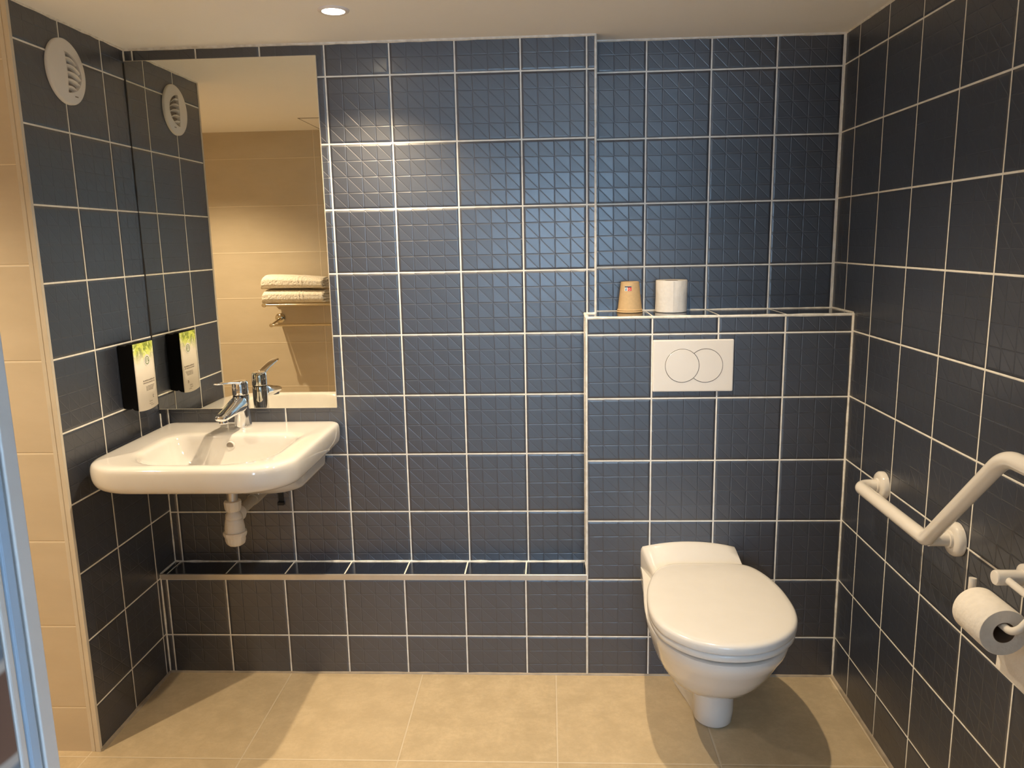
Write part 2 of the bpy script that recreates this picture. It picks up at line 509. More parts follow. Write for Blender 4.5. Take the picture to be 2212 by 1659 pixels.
for x0, x1 in ((XJ - 0.026, XJ - 0.001), (XD1 + 0.001, XD1 + 0.026)): b.box((x0, -1.8795, 0), (x1, -1.8525, 1.98))
b.build('lining_board', M['board'], door, smooth=False, bevel=0.002)

# metal profile along the ledge, ivory profile on the wall end, grout and silicone beads
o = MB().box((XL + 0.001, YL - 0.0035, ZLEDGE - 0.017), (XBOX, YL + 0.004, ZLEDGE + 0.0015)).build('trim_1', M['alu'], smooth=False, bevel=0.0015)
tag(o, kind='structure')
b = MB()
b.box((XL - 0.012, YEND - 0.003, 0), (XL - 0.001, YEND + 0.004, ZC))
b.box((XL - 0.003, YEND - 0.004, 0), (XL + 0.002, YEND + 0.007, ZC))
b.box((XL - 0.026, YEND - 0.0015, 0), (XL - 0.0145, YEND + 0.002, ZC))
tag(b.build('trim_2', M['pvc'], smooth=False, bevel=0.001), kind='structure')

def bead(b, p, q, r, n=None, jit=0.16):
    p, q = Vector(p), Vector(q)
    n = n or max(3, int((q - p).length / 0.035))
    path = [p + (q - p)*(k/n) for k in range(n + 1)]
    b.tube(path, [r*(1 + random.uniform(-jit, jit)) for _ in path], n=8)
b = MB()
bead(b, (XL, YB, ZLEDGE), (XL, YB, 0.88), 0.0036, jit=0.35)
bead(b, (XL, YB, 1.995), (XL, YB, ZC), 0.0036)
bead(b, (XL, YB, ZLEDGE), (XBOX, YB, ZLEDGE), 0.0042, jit=0.35)
bead(b, (XL, YL, 0.0), (XL, YL, ZLEDGE), 0.0036, jit=0.3)
bead(b, (XL, YL, ZLEDGE), (XL, YB, ZLEDGE), 0.0036, jit=0.3)
bead(b, (XBOX, YB, ZLEDGE), (XBOX, YB, ZSHELF), 0.0036)
bead(b, (XBOX, YL, 0), (XBOX, YL, ZSHELF), 0.0036, jit=0.1)
bead(b, (XBOX, YL + .002, ZSHELF - .0042), (XR, YL + .002, ZSHELF - .0042), 0.0048, jit=0.1)
bead(b, (XBOX, YL, ZSHELF), (XBOX, YB, ZSHELF), 0.0045)
bead(b, (XBOX, YB, ZSHELF), (XEDGE, YB, ZSHELF), 0.0045)
bead(b, (XEDGE, YB, ZSHELF), (XEDGE, YB, ZC), 0.0036, jit=0.1)
bead(b, (XEDGE, YA, ZSHELF), (XR, YA, ZSHELF), 0.0030, jit=0.3)
bead(b, (XEDGE, YB, ZSHELF), (XEDGE, YA, ZSHELF), 0.0022)
bead(b, (XR, YA, ZSHELF), (XR, YA, ZC), 0.0036)
bead(b, (XR, YL, 0), (XR, YL, ZSHELF), 0.0042, jit=0.25)
bead(b, (XR, YL, ZSHELF), (XR, YA, ZSHELF), 0.0040, jit=0.25)
bead(b, (XL, YB, ZC), (XEDGE, YB, ZC), 0.0062, jit=0.15)
bead(b, (XEDGE, YA, ZC), (XR, YA, ZC), 0.0055, jit=0.15)
bead(b, (XEDGE, YB, ZC), (XEDGE, YA, ZC), 0.005)
bead(b, (XL, YB, ZC), (XL, YEND, ZC), 0.0045, jit=0.3)
bead(b, (XR, YA, ZC), (XR, YREAR, ZC), 0.0045)
tag(b.build('trim_3', M['grout']), kind='structure')
b = MB()
bead(b, (XL, YL, 0), (XR, YL, 0), 0.0055, jit=0.2)
bead(b, (XL, YL, 0), (XL, YEND, 0), 0.0075, jit=0.3)
bead(b, (XR, YL, 0), (XR, YREAR, 0), 0.0085, jit=0.15)
tag(b.build('trim_4', M['silicone']), kind='structure')
b = MB()
bead(b, (XL + 0.0005, YB - 0.0065, 0.905), (XL + 0.0005, YB - 0.0065, 1.99), 0.0022, jit=0.5)
tag(b.build('trim_5', M['gap']), kind='structure')

# access hatch in the ceiling, seen in the mirror only
hx0, hx1, hy0, hy1 = -1.325, -0.925, -1.80 + 0.03, -1.40
t = empty('ceiling_hatch', (hx0, hy0, ZC), 'square flush access hatch in the ceiling, its corner seen in the mirror', 'hatch')
b = MB((hx0, hy0, ZC))
for a, c in (((hx0, hy0), (hx1, hy0 + .006)), ((hx0, hy1 - .006), (hx1, hy1)), ((hx0, hy0), (hx0 + .006, hy1)), ((hx1 - .006, hy0), (hx1, hy1))):
    b.box((a[0], a[1], ZC - 0.0015), (c[0], c[1], ZC + 0.001))
b.build('hatch_frame', M['mark'], t, smooth=False)
MB((hx0, hy0, ZC)).box((hx0 + .008, hy0 + .008, ZC - 0.0025), (hx1 - .008, hy1 - .008, ZC + 0.001)).build('hatch_panel', M['ceiling'], t, smooth=False)

# ------------------------------------------------------------------ ceiling lamps
WARM = (1.0, 0.785, 0.52)
def downlight(x, y, label, power, angle=126):
    t = empty('ceiling_downlight', (x, y, ZC), label, 'ceiling light', 'recessed round downlights')
    o = (x, y, ZC)
    MB(o).lathe((x, y, ZC), [(0.029, 0.0), (0.030, -0.0045), (0.036, -0.0055), (0.0405, -0.003), (0.042, 0.0005)], cap0=False, cap1=False).build('rim', M['frame_white'], t)
    MB(o).lathe((x, y, ZC), [(0.0005, -0.0042), (0.015, -0.0040), (0.0295, -0.0025)], cap0=True, cap1=False).build('lens', M['lens'], t)
    l = bpy.data.lights.new('lamp', 'SPOT')
    l.energy = power; l.color = WARM; l.spot_size = math.radians(angle); l.spot_blend = 1.0
    l.shadow_soft_size = 0.012
    lo = bpy.data.objects.new('lamp', l)
    lo.location = (0, 0, -0.026)
    link(lo, t)
    return t
downlight(-0.679, -0.328, 'lit round recessed ceiling downlight, the one above the strip beside the mirror', 58)
downlight(0.06, -0.74, 'round recessed downlight in the ceiling in front of the toilet, above the picture edge', 56)
downlight(-1.885, -1.19, 'round recessed downlight over the beige tiled shower corner, outside the picture', 72)

# ------------------------------------------------------------------ mirror
mx0, mx1, mz0, mz1 = XL + 0.002, -0.8255, 0.897, 1.995
t = empty('wall_mirror', (mx0, YB - 0.0005, mz0), 'tall frameless rectangular mirror above the washbasin', 'mirror')
o = (mx0, YB - 0.0005, mz0)
MB(o).box((mx0, YB - 0.0046, mz0), (mx1, YB - 0.0006, mz1)).build('backing', M['gap'], t, smooth=False)
MB(o).box((mx0, YB - 0.0060, mz0), (mx1, YB - 0.0047, mz1)).build('glass', M['mirror'], t, smooth=False)
b = MB(o)
b.box((mx1 - 0.0002, YB - 0.0062, mz0), (mx1 + 0.0012, YB - 0.0010, mz1))
b.box((mx0, YB - 0.0062, mz0 - 0.0012), (mx1, YB - 0.0010, mz0 + 0.0002))
b.box((mx0, YB - 0.0062, mz1 - 0.0002), (mx1, YB - 0.0010, mz1 + 0.0012))
b.build('ground_edge', M['pvc'], t, smooth=False)

# ------------------------------------------------------------------ washbasin
t = empty('washbasin', (-1.11, YB - 0.001, 0.70), 'wide white ceramic washbasin fixed to the wall under the mirror', 'washbasin')
org = (-1.11, YB - 0.001, 0.70)
yb = YB - 0.0015
rings = [
    rrect(-1.320, -0.896, -0.25, yb, .06, .012, .698),
    rrect(-1.340, -0.878, -0.29, yb, .07, .014, .700),
    rrect(-1.346, -0.873, -0.34, yb, .08, .014, .708),
    rrect(-1.347, -0.872, -0.41, yb, .11, .014, .736),
    rrect(-1.350, -0.869, -0.475, yb, .135, .014, .762),
    rrect(-1.375, -0.846, -0.515, yb, .140, .014, .770),
    rrect(-1.394, -0.828, -0.538, yb, .133, .014, .775),
    rrect(-1.402, -0.820, -0.548, yb, .131, .015, .787),
    rrect(-1.405, -0.817, -0.552, yb, .130, .016, .808),
    rrect(-1.405, -0.817, -0.552, yb, .129, .017, .830),
    rrect(-1.403, -0.819, -0.549, yb, .128, .018, .842),
    rrect(-1.398, -0.824, -0.543, yb, .126, .020, .8475),
    rrect(-1.390, -0.832, -0.534, yb - .002, .124, .022, .8500),
    rrect(-1.380, -0.842, -0.523, yb - .004, .120, .024, .8508),
    # deck towards the bowl
    rrect(-1.312, -0.885, -0.513, -0.166, .150, .060, .8495),
    rrect(-1.305, -0.892, -0.507, -0.172, .150, .058, .847),
    rrect(-1.297, -0.899, -0.499, -0.178, .148, .056, .838),
    rrect(-1.285, -0.911, -0.483, -0.184, .140, .056, .810),
    rrect(-1.268, -0.930, -0.455, -0.190, .128, .060, .775),
    rrect(-1.240, -0.960, -0.415, -0.200, .105, .065, .748),
    rrect(-1.195, -1.010, -0.360, -0.215, .070, .065, .733),
    rrect(-1.150, -1.065, -0.290, -0.222, .034, .034, .728),
]
bm_ = MB(org).rings(rings, True, True)
bm_.build('bowl', M['ceramic'], t, sharp=None, sub=1)
MB(org).lathe((-1.1075, -0.257, .7285), [(0.0305, 0), (0.031, .0016), (0.026, .0022), (0.018, .0005)], cap0=False).build('drain_ring', M['chrome'], t)
ov = (-1.118, -0.1855, 0.816)
MB(org).lathe(ov, [(0.0004, -0.0015), (0.011, -0.0022)], '-y', cap0=True, cap1=False).build('overflow_hole', M['mark'], t)
MB(org).lathe(ov, [(0.011, -0.004), (0.0112, 0.0016), (0.0135, 0.0012), (0.0145, -0.004)], '-y', cap0=False, cap1=False).build('overflow_rim', M['ceramic'], t)

# ------------------------------------------------------------------ mixer tap
fx, fy, fz = -1.110, -0.090, 0.8500
t = empty('mixer_tap', (fx, fy, fz), 'chrome single-lever mixer tap standing on the back of the washbasin', 'tap')
org = (fx, fy, fz)
b = MB(org).lathe((fx, fy, fz), [(0.0275, 0.0), (0.0282, .002), (0.0270, .012), (0.0255, .035), (0.0252, .065), (0.0252, .090), (0.0250, .104), (0.0242, .107)], cap0=True, cap1=True)
b.build('body', M['chrome'], t)
def sect(y, zc, wx, hz, n=24, p=2.6):
    out = []
    for k in range(n):
        a = 2*PI*k/n
        c, s = math.cos(a), math.sin(a)
        out.append(Vector((fx + wx*math.copysign(abs(c)**(2/p), c), y, zc + hz*math.copysign(abs(s)**(2/p), s))))
    return out
sp = [sect(fy + .004, fz + .084, .0235, .022), sect(fy - .022, fz + .083, .0245, .027), sect(fy - .045, fz + .081, .0240, .024),
      sect(fy - .080, fz + .077, .0225, .019), sect(fy - .115, fz + .073, .0210, .0150), sect(fy - .145, fz + .0695, .0198, .0125), sect(fy - .164, fz + .0675, .0175, .0095), sect(fy - .169, fz + .067, .012, .005)]
MB(org).rings(sp).build('spout', M['chrome'], t, sharp=None)
MB(org).lathe((fx, fy - .148, fz + .058), [(0.0005, -.010), (0.0105, -.010), (0.0125, -.009), (0.0130, .004), (0.012, .006)]).build('aerator', M['chrome'], t)
MB(org).lathe((fx, fy, fz), [(0.0236, .107), (0.0236, .1105)], cap0=False, cap1=False).build('joint_ring', M['gap'], t)
MB(org).lathe((fx, fy, fz), [(0.0246, .1105), (0.0250, .113), (0.0246, .140), (0.0236, .150), (0.0195, .1545), (0.0005, .156)], cap0=False).build('cap', M['chrome'], t)
lv = [sect(fy - .006, fz + .146, .0160, .0062), sect(fy - .030, fz + .151, .0155, .0052), sect(fy - .070, fz + .160, .0140, .0042),
      sect(fy - .120, fz + .168, .0150, .0038), sect(fy - .160, fz + .1735, .0150, .0036), sect(fy - .170, fz + .1745, .0120, .0024)]
MB(org).rings(lv).build('lever', M['chrome'], t, sharp=None)
MB(org).lathe((fx, fy - .0248, fz + .128), [(0.0035, -.002), (0.0035, .0006), (0.0005, .0008)], '-y').build('temperature_dot', M['mark'], t)

# ------------------------------------------------------------------ trap under the basin
tx, ty = -1.110, -0.222
t = empty('sink_trap', (tx, ty, 0.505), 'white plastic bottle trap hanging under the washbasin', 'trap')
org = (tx, ty, 0.505)
MB(org).lathe((tx, ty, 0), [(0.0165, .600), (0.0165, .6955)]).build('tailpipe', M['alu'], t)
def ribbed(c, prof, ribs, depth, n=72):
    b = MB(org)
    rs = []
    for r, z in prof:
        ring = []
        for k in range(n):
            a = 2*PI*k/n
            rr = r + (depth if (k*ribs/n) % 1 < 0.22 and r > 0.01 else 0)
            ring.append(Vector((c[0] + rr*math.cos(a), c[1] + rr*math.sin(a), z)))
        rs.append(ring)
    return b.rings(rs)
ribbed((tx, ty), [(0.0185, .651), (0.0245, .650), (0.0255, .645), (0.0240, .626), (0.0205, .618)], 12, .0009).build('top_nut', M['pipe'], t)
MB(org).lathe((tx, ty, 0), [(0.018, .622), (0.0195, .612), (0.0245, .607), (0.0255, .596), (0.0250, .5935), (0.0262, .592), (0.0285, .580), (0.0305, .563), (0.0308, .545)]).build('trap_body', M['pipe'], t)
ribbed((tx, ty), [(0.0300, .551), (0.0350, .550), (0.0355, .543), (0.0330, .536), (0.0305, .533), (0.0300, .522), (0.0270, .512), (0.0200, .506), (0.0100, .5035), (0.0005, .503)], 9, .0010).build('trap_cup', M['pipe'], t)
dv = Vector((0.02, 0.215, 0.022)).normalized()
p0 = Vector((tx, ty + 0.012, .596))
MB(org).tube([p0, p0 + dv*.022, p0 + dv*.024, p0 + dv*.034], [.0255, .0255, .022, .021], n=28).build('outlet_nut', M['pipe'], t)
MB(org).tube([p0 + dv*.034, p0 + dv*.120], [.0165, .0165], n=24).build('outlet_pipe', M['pipe_grey'], t)
MB(org).tube([p0 + dv*.120, p0 + dv*.208], [.0195, .0195], n=24).build('drain_stub', M['pipe_grey'], t)
b = MB(org)
for r_ in ((-1.045, .600, -1.030, .612), (-1.048, .560, -1.026, .571)): b.box((r_[0], YB - .012, r_[1]), (r_[2], YB - .0005, r_[3]))
b.box((-1.046, YB - .0035, .560), (-1.0285, YB - .0003, .615))
b.build('wall_cutout', M['gap'], t, smooth=False, bevel=0.002)
MB(org).tube([(-1.075, -.10, .70), (-1.074, -.10, .63)], .0022, n=8).build('fixing_bolt', M['chrome'], t)

# ------------------------------------------------------------------ soap dispenser on the left wall
sy0, sy1, sx, sz0, sz1 = -0.2175, -0.098, XL + 0.050, 0.934, 1.141
t = empty('soap_dispenser', (XL + .0005, sy0, sz0), 'black wall soap dispenser with green and white front label, beside the mirror', 'soap dispenser')
org = (XL + .0005, sy0, sz0)
b = MB(org)
side = [(XL + .0008, sz0 + .012), (XL + .004, sz0 + .008), (XL + .024, sz0 + .006), (XL + .027, sz0 + .008), (XL + .029, sz0 + .010), (XL + .031, sz0 + .007), (XL + .036, sz0 + .003),
        (sx - .0015, sz0 + .001), (sx - .001, sz1), (XL + .036, sz1 + .0005), (XL + .030, sz1 - .002), (XL + .027, sz1 - .005), (XL + .004, sz1 - .003), (XL + .0008, sz1 - .006)]
rs = []
for y, k in ((sy0, 0), (sy1, 0)):
    rs.append([Vector((x, y, z)) for x, z in side])
b.rings(rs).build('case', M['black'], t, smooth=False, bevel=0.002)
nn = 10
vs, fs, uvs = [], [], []
for j in range(2):
    for i in range(nn + 1):
        f = i/nn
        bow = .004*math.sin(PI*f)
        vs.append(Vector((sx + bow*.6, sy0 + .001 + (sy1 - sy0 - .002)*f, (sz0 - .004*(1 - 4*(f - .5)**2)*1.2 if j == 0 else sz1 - .001))) - Vector(org))
for i in range(nn):
    fs.append((i, i+1, nn+2+i, nn+1+i)); uvs.append([(i/nn*.58, 0), ((i+1)/nn*.58, 0), ((i+1)/nn*.58, 1), (i/nn*.58, 1)])
lab = mesh('front_label', vs, fs, M['label'], t, True, uvs)
so = lab.modifiers.new('Solidify', 'SOLIDIFY'); so.thickness = 0.0025; so.offset = -1
def on_label(f, z, out=.0008):
    return Vector((sx + .0024*math.sin(PI*f) + out, sy0 + .001 + (sy1 - sy0 - .002)*f, z))
def strip(b, f0, f1, z0, z1, out=.0008):
    n = 4
    rs = []
    for k in range(n + 1):
        f = f0 + (f1 - f0)*k/n
        rs.append([on_label(f, z0, out - .0006), on_label(f, z1, out - .0006), on_label(f, z1, out), on_label(f, z0, out)])
    b.rings(rs)
def disc(b, f, z, r0, r1, out, n=36, a0=0, a1=2*PI):
    full = abs(a1 - a0 - 2*PI) < 1e-6
    rs = []
    W = (sy1 - sy0 - .002)
    for k in range(n + (0 if full else 1)):
        a = a0 + (a1 - a0)*k/n
        q = [on_label(f + r*math.cos(a)/W, z + r*math.sin(a), o_) for r, o_ in ((r0, out - .0005), (r0, out), (r1, out), (r1, out - .0005))]
        rs.append(q)
    if full: rs.append(rs[0])
    b.rings(rs, not full, not full)
zl = sz1 - .058
b = MB(org); disc(b, .60, zl, .0005, .0185, .0006); b.build('logo_disc', M['white_print'], lab)
b = MB(org); disc(b, .60, zl, .0105, .0126, .0011); disc(b, .60, zl, .0045, .0060, .0011, a0=-.6, a1=4.2)
disc(b, .64, zl - .002, .0015, .0030, .0011, a0=-1.5, a1=1.8)
b.build('logo', M['green_print'], lab)
random.seed(3)
def text_line(f0, f1, z, h):
    b = MB(org); rs = []
    n = max(6, int((f1 - f0)*60))
    for k in range(n + 1):
        f = f0 + (f1 - f0)*k/n
        hh = h*random.choice((.35, .8, 1.0, 1.0))
        rs.append([on_label(f, z, .0002), on_label(f, z + hh, .0002), on_label(f, z + hh, .0008), on_label(f, z, .0008)])
    return b.rings(rs).build('text_line', M['mark'], lab, smooth=False)
text_line(.30, .90, sz0 + .0855, .0040); text_line(.30, .90, sz0 + .0785, .0034)
for k in range(4): text_line(.42, .86 - .03*k, sz0 + .068 - k*.0042, .0016)
for f, z, h in ((.52, .019, .0016), (.50, .012, .0016), (.58, .006, .0018)): text_line(f, f + .16, sz0 + z, h)
b = MB(org); disc(b, .76, sz0 + .033, .0025, .0050, .0009, a0=1.2, a1=5.0); b.build('eco_mark', M['mark'], lab)

# ------------------------------------------------------------------ round air vent
vy, vz, vr = -0.3205, 1.9005, 0.0855
vx = XL + .0006
t = empty('air_vent', (vx, vy, vz), 'round white ventilation grille high on the left navy wall', 'vent')
org = (vx, vy, vz)
# opening boundary: half round on the right (towards the back wall) side of the disc
oy0, orr = vy - .012, .062
def in_open(y, z):
    return y > oy0 and (y - oy0)**2/(.071**2) + ((z - vz + .002)/.054)**2 < 1
n, mrad = 96, 26
vs, fs = [], []
prof = lambda r: .0080 + .007*(1 - (r/vr)**2) if r < vr*.985 else .0060
for i in range(mrad + 1):
    r = vr*(i/mrad)**.9
    for k in range(n):
        a = 2*PI*k/n
        vs.append((prof(r), r*math.cos(a), r*math.sin(a)))
for i in range(mrad):
    for k in range(n):
        q = (i*n + k, i*n + (k+1) % n, (i+1)*n + (k+1) % n, (i+1)*n + k)
        cy = sum(vs[j][1] for j in q)/4 + vy; cz = sum(vs[j][2] for j in q)/4 + vz
        if not in_open(cy, cz): fs.append(q)
kb = len(vs)
for k in range(n):
    a = 2*PI*k/n
    vs.append((0, vr*math.cos(a), vr*math.sin(a)))
for k in range(n): fs.append((mrad*n + k, mrad*n + (k+1) % n, kb + (k+1) % n, kb + k))
cov = mesh('cover', vs, fs, M['plastic'], t, True); finish(cov)
bmx = bmesh.new(); bmx.from_mesh(cov.data); bmesh.ops.delete(bmx, geom=[v_ for v_ in bmx.verts if not v_.link_faces], context='VERTS'); bmx.to_mesh(cov.data); bmx.free()
# rim of the opening
pts = []
for k in range(33):
    a = -PI/2 + PI*k/32
    y_ = oy0 + .070*math.cos(a); z_ = vz - .002 + .0535*math.sin(a)
    pts.append((y_, z_))
loop = pts + [(oy0, vz + .04), (oy0, vz), (oy0, vz - .04)]
b = MB(org)
rs = []
for y_, z_ in loop + [loop[0]]:
    r = math.hypot(y_ - vy, z_ - vz)
    x_ = vx + prof(r)
    dy, dz = (y_ - oy0 - .02), (z_ - vz); l_ = math.hypot(dy, dz) + 1e-6
    e1 = Vector((x_ + .0005, y_ + dy/l_*.0022, z_ + dz/l_*.0022)); e2 = Vector((x_ + .0008, y_ - dy/l_*.0005, z_ - dz/l_*.0005))
    rs.append([e1, e2, Vector((vx + .001, e2.y - dy/l_*.001, e2.z - dz/l_*.001)), Vector((vx + .001, e1.y, e1.z))])
b.rings(rs, False, False).build('opening_rim', M['plastic'], t, sharp=0.9)
MB(org).box((vx + .0002, oy0 - .002, vz - .058), (vx + .0025, oy0 + .075, vz + .056)).build('duct', M['mark'], t, smooth=False)
for k in range(5):
    zc = vz + .036 - k*.0185
    hw = math.sqrt(max(0.0, 1 - ((zc - vz + .002)/.054)**2))*.0705
    rs = []
    for j in range(13):
        f = j/12
        y_ = oy0 - .001 + hw*f
        zt = zc - .0125*f*f*f + .002*math.sin(PI*f)
        r = math.hypot(y_ - vy, zt - vz)
        xo = vx + prof(min(r, vr*.97)) - .0006
        rs.append([Vector((xo, y_, zt + .0010)), Vector((xo, y_, zt - .0010)), Vector((vx + .0025, y_, zt - .0075)), Vector((vx + .0025, y_, zt - .0055))])
    MB(org).rings(rs).build('louvre', M['plastic'], t, sharp=0.9)
MB(org).box((vx + prof(.05) - .001, vy + .018, vz - .0625), (vx + prof(.065) + .0012, vy + .032, vz - .0595)).build('maker_mark', M['mark'], t, smooth=False)

# ------------------------------------------------------------------ flush plate
px0, px1, pz0, pz1 = 0.1945, 0.4395, 0.9595, 1.1205
py = YL - .0006
t = empty('flush_plate', (px0, py, pz0), 'white rectangular dual flush plate with two overlapping round buttons', 'flush plate')
org = (px0, py, pz0)
MB(org).box((px0, py - .011, pz0), (px1, py, pz1)).build('plate', M['plate'], t, smooth=False, bevel=.004)
R = .0515
c1, c2, cz = 0.2840, 0.3545, 1.0405
def button(name, pts):
    b = MB(org)
    def ring(sc, d):
        cx = sum(p[0] for p in pts)/len(pts); cz_ = sum(p[1] for p in pts)/len(pts)
        return [Vector((cx + (p[0]-cx)*sc, py - d, cz_ + (p[1]-cz_)*sc)) for p in pts]
    b.rings([ring(.985, .0105), ring(.985, .0118), ring(.97, .0126), ring(.5, .0129)], True, True)
    return b.build(name, M['plate'], t, sharp=.5)
def gapring(name, pts):
    b = MB(org)
    cx = sum(p[0] for p in pts)/len(pts); cz_ = sum(p[1] for p in pts)/len(pts)
    rs = [[Vector((cx + (p[0]-cx)*sc, py - d, cz_ + (p[1]-cz_)*sc)) for sc, d in ((.98, .0105), (.98, .01125), (1.012, .01125), (1.012, .0105))] for p in pts]
    b.rings(rs + [rs[0]], False, False)
    return b.build(name, M['gap'], t)
N = 72
full = [(c1 + R*math.cos(2*PI*k/N), cz + R*math.sin(2*PI*k/N)) for k in range(N)]
button('flush_button', full); gapring('button_gap', full)
d = c2 - c1
ai = math.acos(d/2/R)
moon = []
for k in range(49):
    a = -(PI - ai) + 2*(PI - ai)*k/48
    moon.append((c2 + R*math.cos(a), cz + R*math.sin(a)))
for k in range(1, 24):
    a = ai - 2*ai*k/24
    moon.append((c1 + (R + .0012)*math.cos(a), cz + (R + .0012)*math.sin(a)))
b = MB(org)
ringA = [Vector((x, py - .0105, z)) for x, z in moon]; ringB = [Vector((x, py - .0120, z)) for x, z in moon]
b.rings([ringA, ringB]).build('flush_button', M['plate'], t, sharp=.5)
b = MB(org)
rs = []
for k in range(49):
    a = -(PI - ai) + 2*(PI - ai)*k/48
    ca, sa = math.cos(a), math.sin(a)
    rs.append([Vector((c2 + r_*ca, py - d_, cz + r_*sa)) for r_, d_ in ((R - .0003, .0105), (R - .0003, .0122), (R + .0010, .0116), (R + .0010, .0105))])
b.rings(rs).build('button_gap', M['gap'], t)

# ------------------------------------------------------------------ paper cup and roll on the cistern shelf
zs = ZSHELF + .0008
cx, cy = 0.1385, 0.030
t = empty('paper_cup', (cx, cy, zs), 'kraft paper cup turned upside down on the tiled shelf', 'cup')
org = (cx, cy, zs)
MB(org).lathe((cx, cy, zs), [(0.0365, .012), (0.0385, .010), (0.0288, .0965), (0.0280, .0970), (0.0272, .0945), (0.0005, .0940)], cap0=False).build('cup_body', M['kraft'], t)
MB(org).lathe((cx, cy, zs), [(0.0385, .0012), (0.0405, .0000), (0.0418, .0020), (0.0405, .0045), (0.0392, .0050), (0.0400, .0062), (0.0408, .0078), (0.0398, .0098), (0.0382, .0105)], cap0=False, cap1=False).build('rolled_rim', M['kraft'], t)
def cup_patch(name, a0, a1, h0, h1, mat, out=.0004, par=t):
    b = MB(org); rs = []
    for k in range(7):
        a = a0 + (a1 - a0)*k/6
        q = []
        for h, e in ((h0, 0), (h1, 0), (h1, out), (h0, out)):
            r = .0385 - (.0385 - .0288)*(h - .010)/.0865 + e
            q.append(Vector((cx + r*math.sin(a), cy - r*math.cos(a), zs + h)))
        rs.append(q)
    return b.rings(rs).build(name, mat, par)
stk = cup_patch('sticker', -.66, .06, .0690, .0845, M['white_print'])
cup_patch('sticker_header', -.65, .05, .0805, .0840, M['navy_print'], .0008, stk)
cup_patch('sticker_red_field', -.32, .05, .0695, .0805, M['red'], .0008, stk)
def cup_spot(name, th0, h0, ra, rh, mat, par, n=20):
    ring_o, ring_i = [], []
    for k in range(n):
        a = 2*PI*k/n
        th, h = th0 + ra*math.cos(a), h0 + rh*math.sin(a)
        for e, lst in ((.0004, ring_i), (.0010, ring_o)):
            r = .0385 - .112139*(h - .010) + e
            lst.append(Vector((cx + r*math.sin(th), cy - r*math.cos(th), zs + h)))
    return MB(org).rings([ring_i, ring_o]).build(name, mat, par)
cup_spot('sticker_blue_mark', -.49, .0772, .060, .0017, M['blue_print'], stk)
cup_spot('sticker_blue_mark', -.50, .0727, .085, .0022, M['blue_print'], stk)
b = MB(org)
rs = []
for k in range(20):
    a = .9 + 5.3*k/19
    th = -.135 + .085*math.cos(a); h = .0750 + .0034*math.sin(a)
    q = []
    for dth, dh in ((-.012, -.0004), (.012, -.0004), (.012, .0004), (-.012, .0004)):
        r = .0385 - .112139*(h + dh - .010) + .0011
        q.append(Vector((cx + r*math.sin(th + dth), cy - r*math.cos(th + dth), zs + h + dh)))
    rs.append(q)
b.rings(rs).build('sticker_swirl', M['white_print'], stk)

cx, cy = 0.2690, 0.0235
t = empty('toilet_roll', (cx, cy, zs), 'full white toilet paper roll standing upright on the tiled shelf beside the cup', 'toilet paper', 'toilet paper rolls')
org = (cx, cy, zs)
prof_ = [(0.0205, .0025), (0.0480, .0), (0.0498, .0018), (0.0495, .05), (0.0497, .0985), (0.0482, .1005), (0.0205, .0985)]
b = MB(org); rs = []
for r_, z_ in prof_:
    ring = []
    for k in range(64):
        a = 2*PI*k/64
        rr = r_ + (.0006*math.sin(5*a + 30*z_) + .0004*math.sin(11*a - 50*z_) if r_ > .03 else 0)
        ring.append(Vector((cx + rr*math.cos(a), cy + rr*math.sin(a), zs + z_)))
    rs.append(ring)
b.rings(rs, False, False).build('paper', M['paper'], t)
MB(org).lathe((cx, cy, zs), [(0.0205, .002), (0.0205, .099), (0.0195, .099), (0.0195, .002), (0.0205, .002)], cap0=False, cap1=False).build('cardboard_core', M['core'], t)
b = MB(org); rs = []
for k in range(9):
    a = -PI/2 - .05 + .16*k/8
    rs.append([Vector((cx + r_*math.cos(a), cy + r_*math.sin(a), zs + z_)) for r_, z_ in ((.0490, .002), (.0490, .098), (.0506 - .0008*(k/8), .098), (.0506 - .0008*(k/8), .002))])
b.rings(rs).build('loose_sheet_end', M['paper'], t)

# ------------------------------------------------------------------ toilet
tcx = 0.331
t = empty('toilet', (tcx, YL - .001, 0.0), 'white ceramic toilet with closed lid, projecting from the navy wall under the flush plate', 'toilet')
org = (tcx, YL - .001, 0.0)
def egg(w, wb, yf, ybk, yc, z, n=40, cx=tcx, p=2.15, sh=.016):
    """front: half superellipse, back: straight sides tapering to the wall"""
    pts = []
    for k in range(n + 1):
        a = PI*k/n
        c, s = math.cos(a), math.sin(a)
        pts.append(Vector((cx + w*math.copysign(abs(c)**(2/p), c), yc - (yc - yf)*abs(s)**(2/p), z)))
    m_ = 10
    for k in range(1, m_ + 1):
        f = k/m_
        e = f*f*(3 - 2*f)
        pts.append(Vector((cx - sh*e - (w + (wb - w)*e), yc + (ybk - yc)*f, z)))
    for k in range(1, 8): pts.append(Vector((cx - sh - wb + 2*wb*k/8, ybk, z)))
    for k in range(m_, 0, -1):
        f = k/m_
        e = f*f*(3 - 2*f)
        pts.append(Vector((cx - sh*e + (w + (wb - w)*e), yc + (ybk - yc)*f, z)))
    return pts
yw = YL - .0012
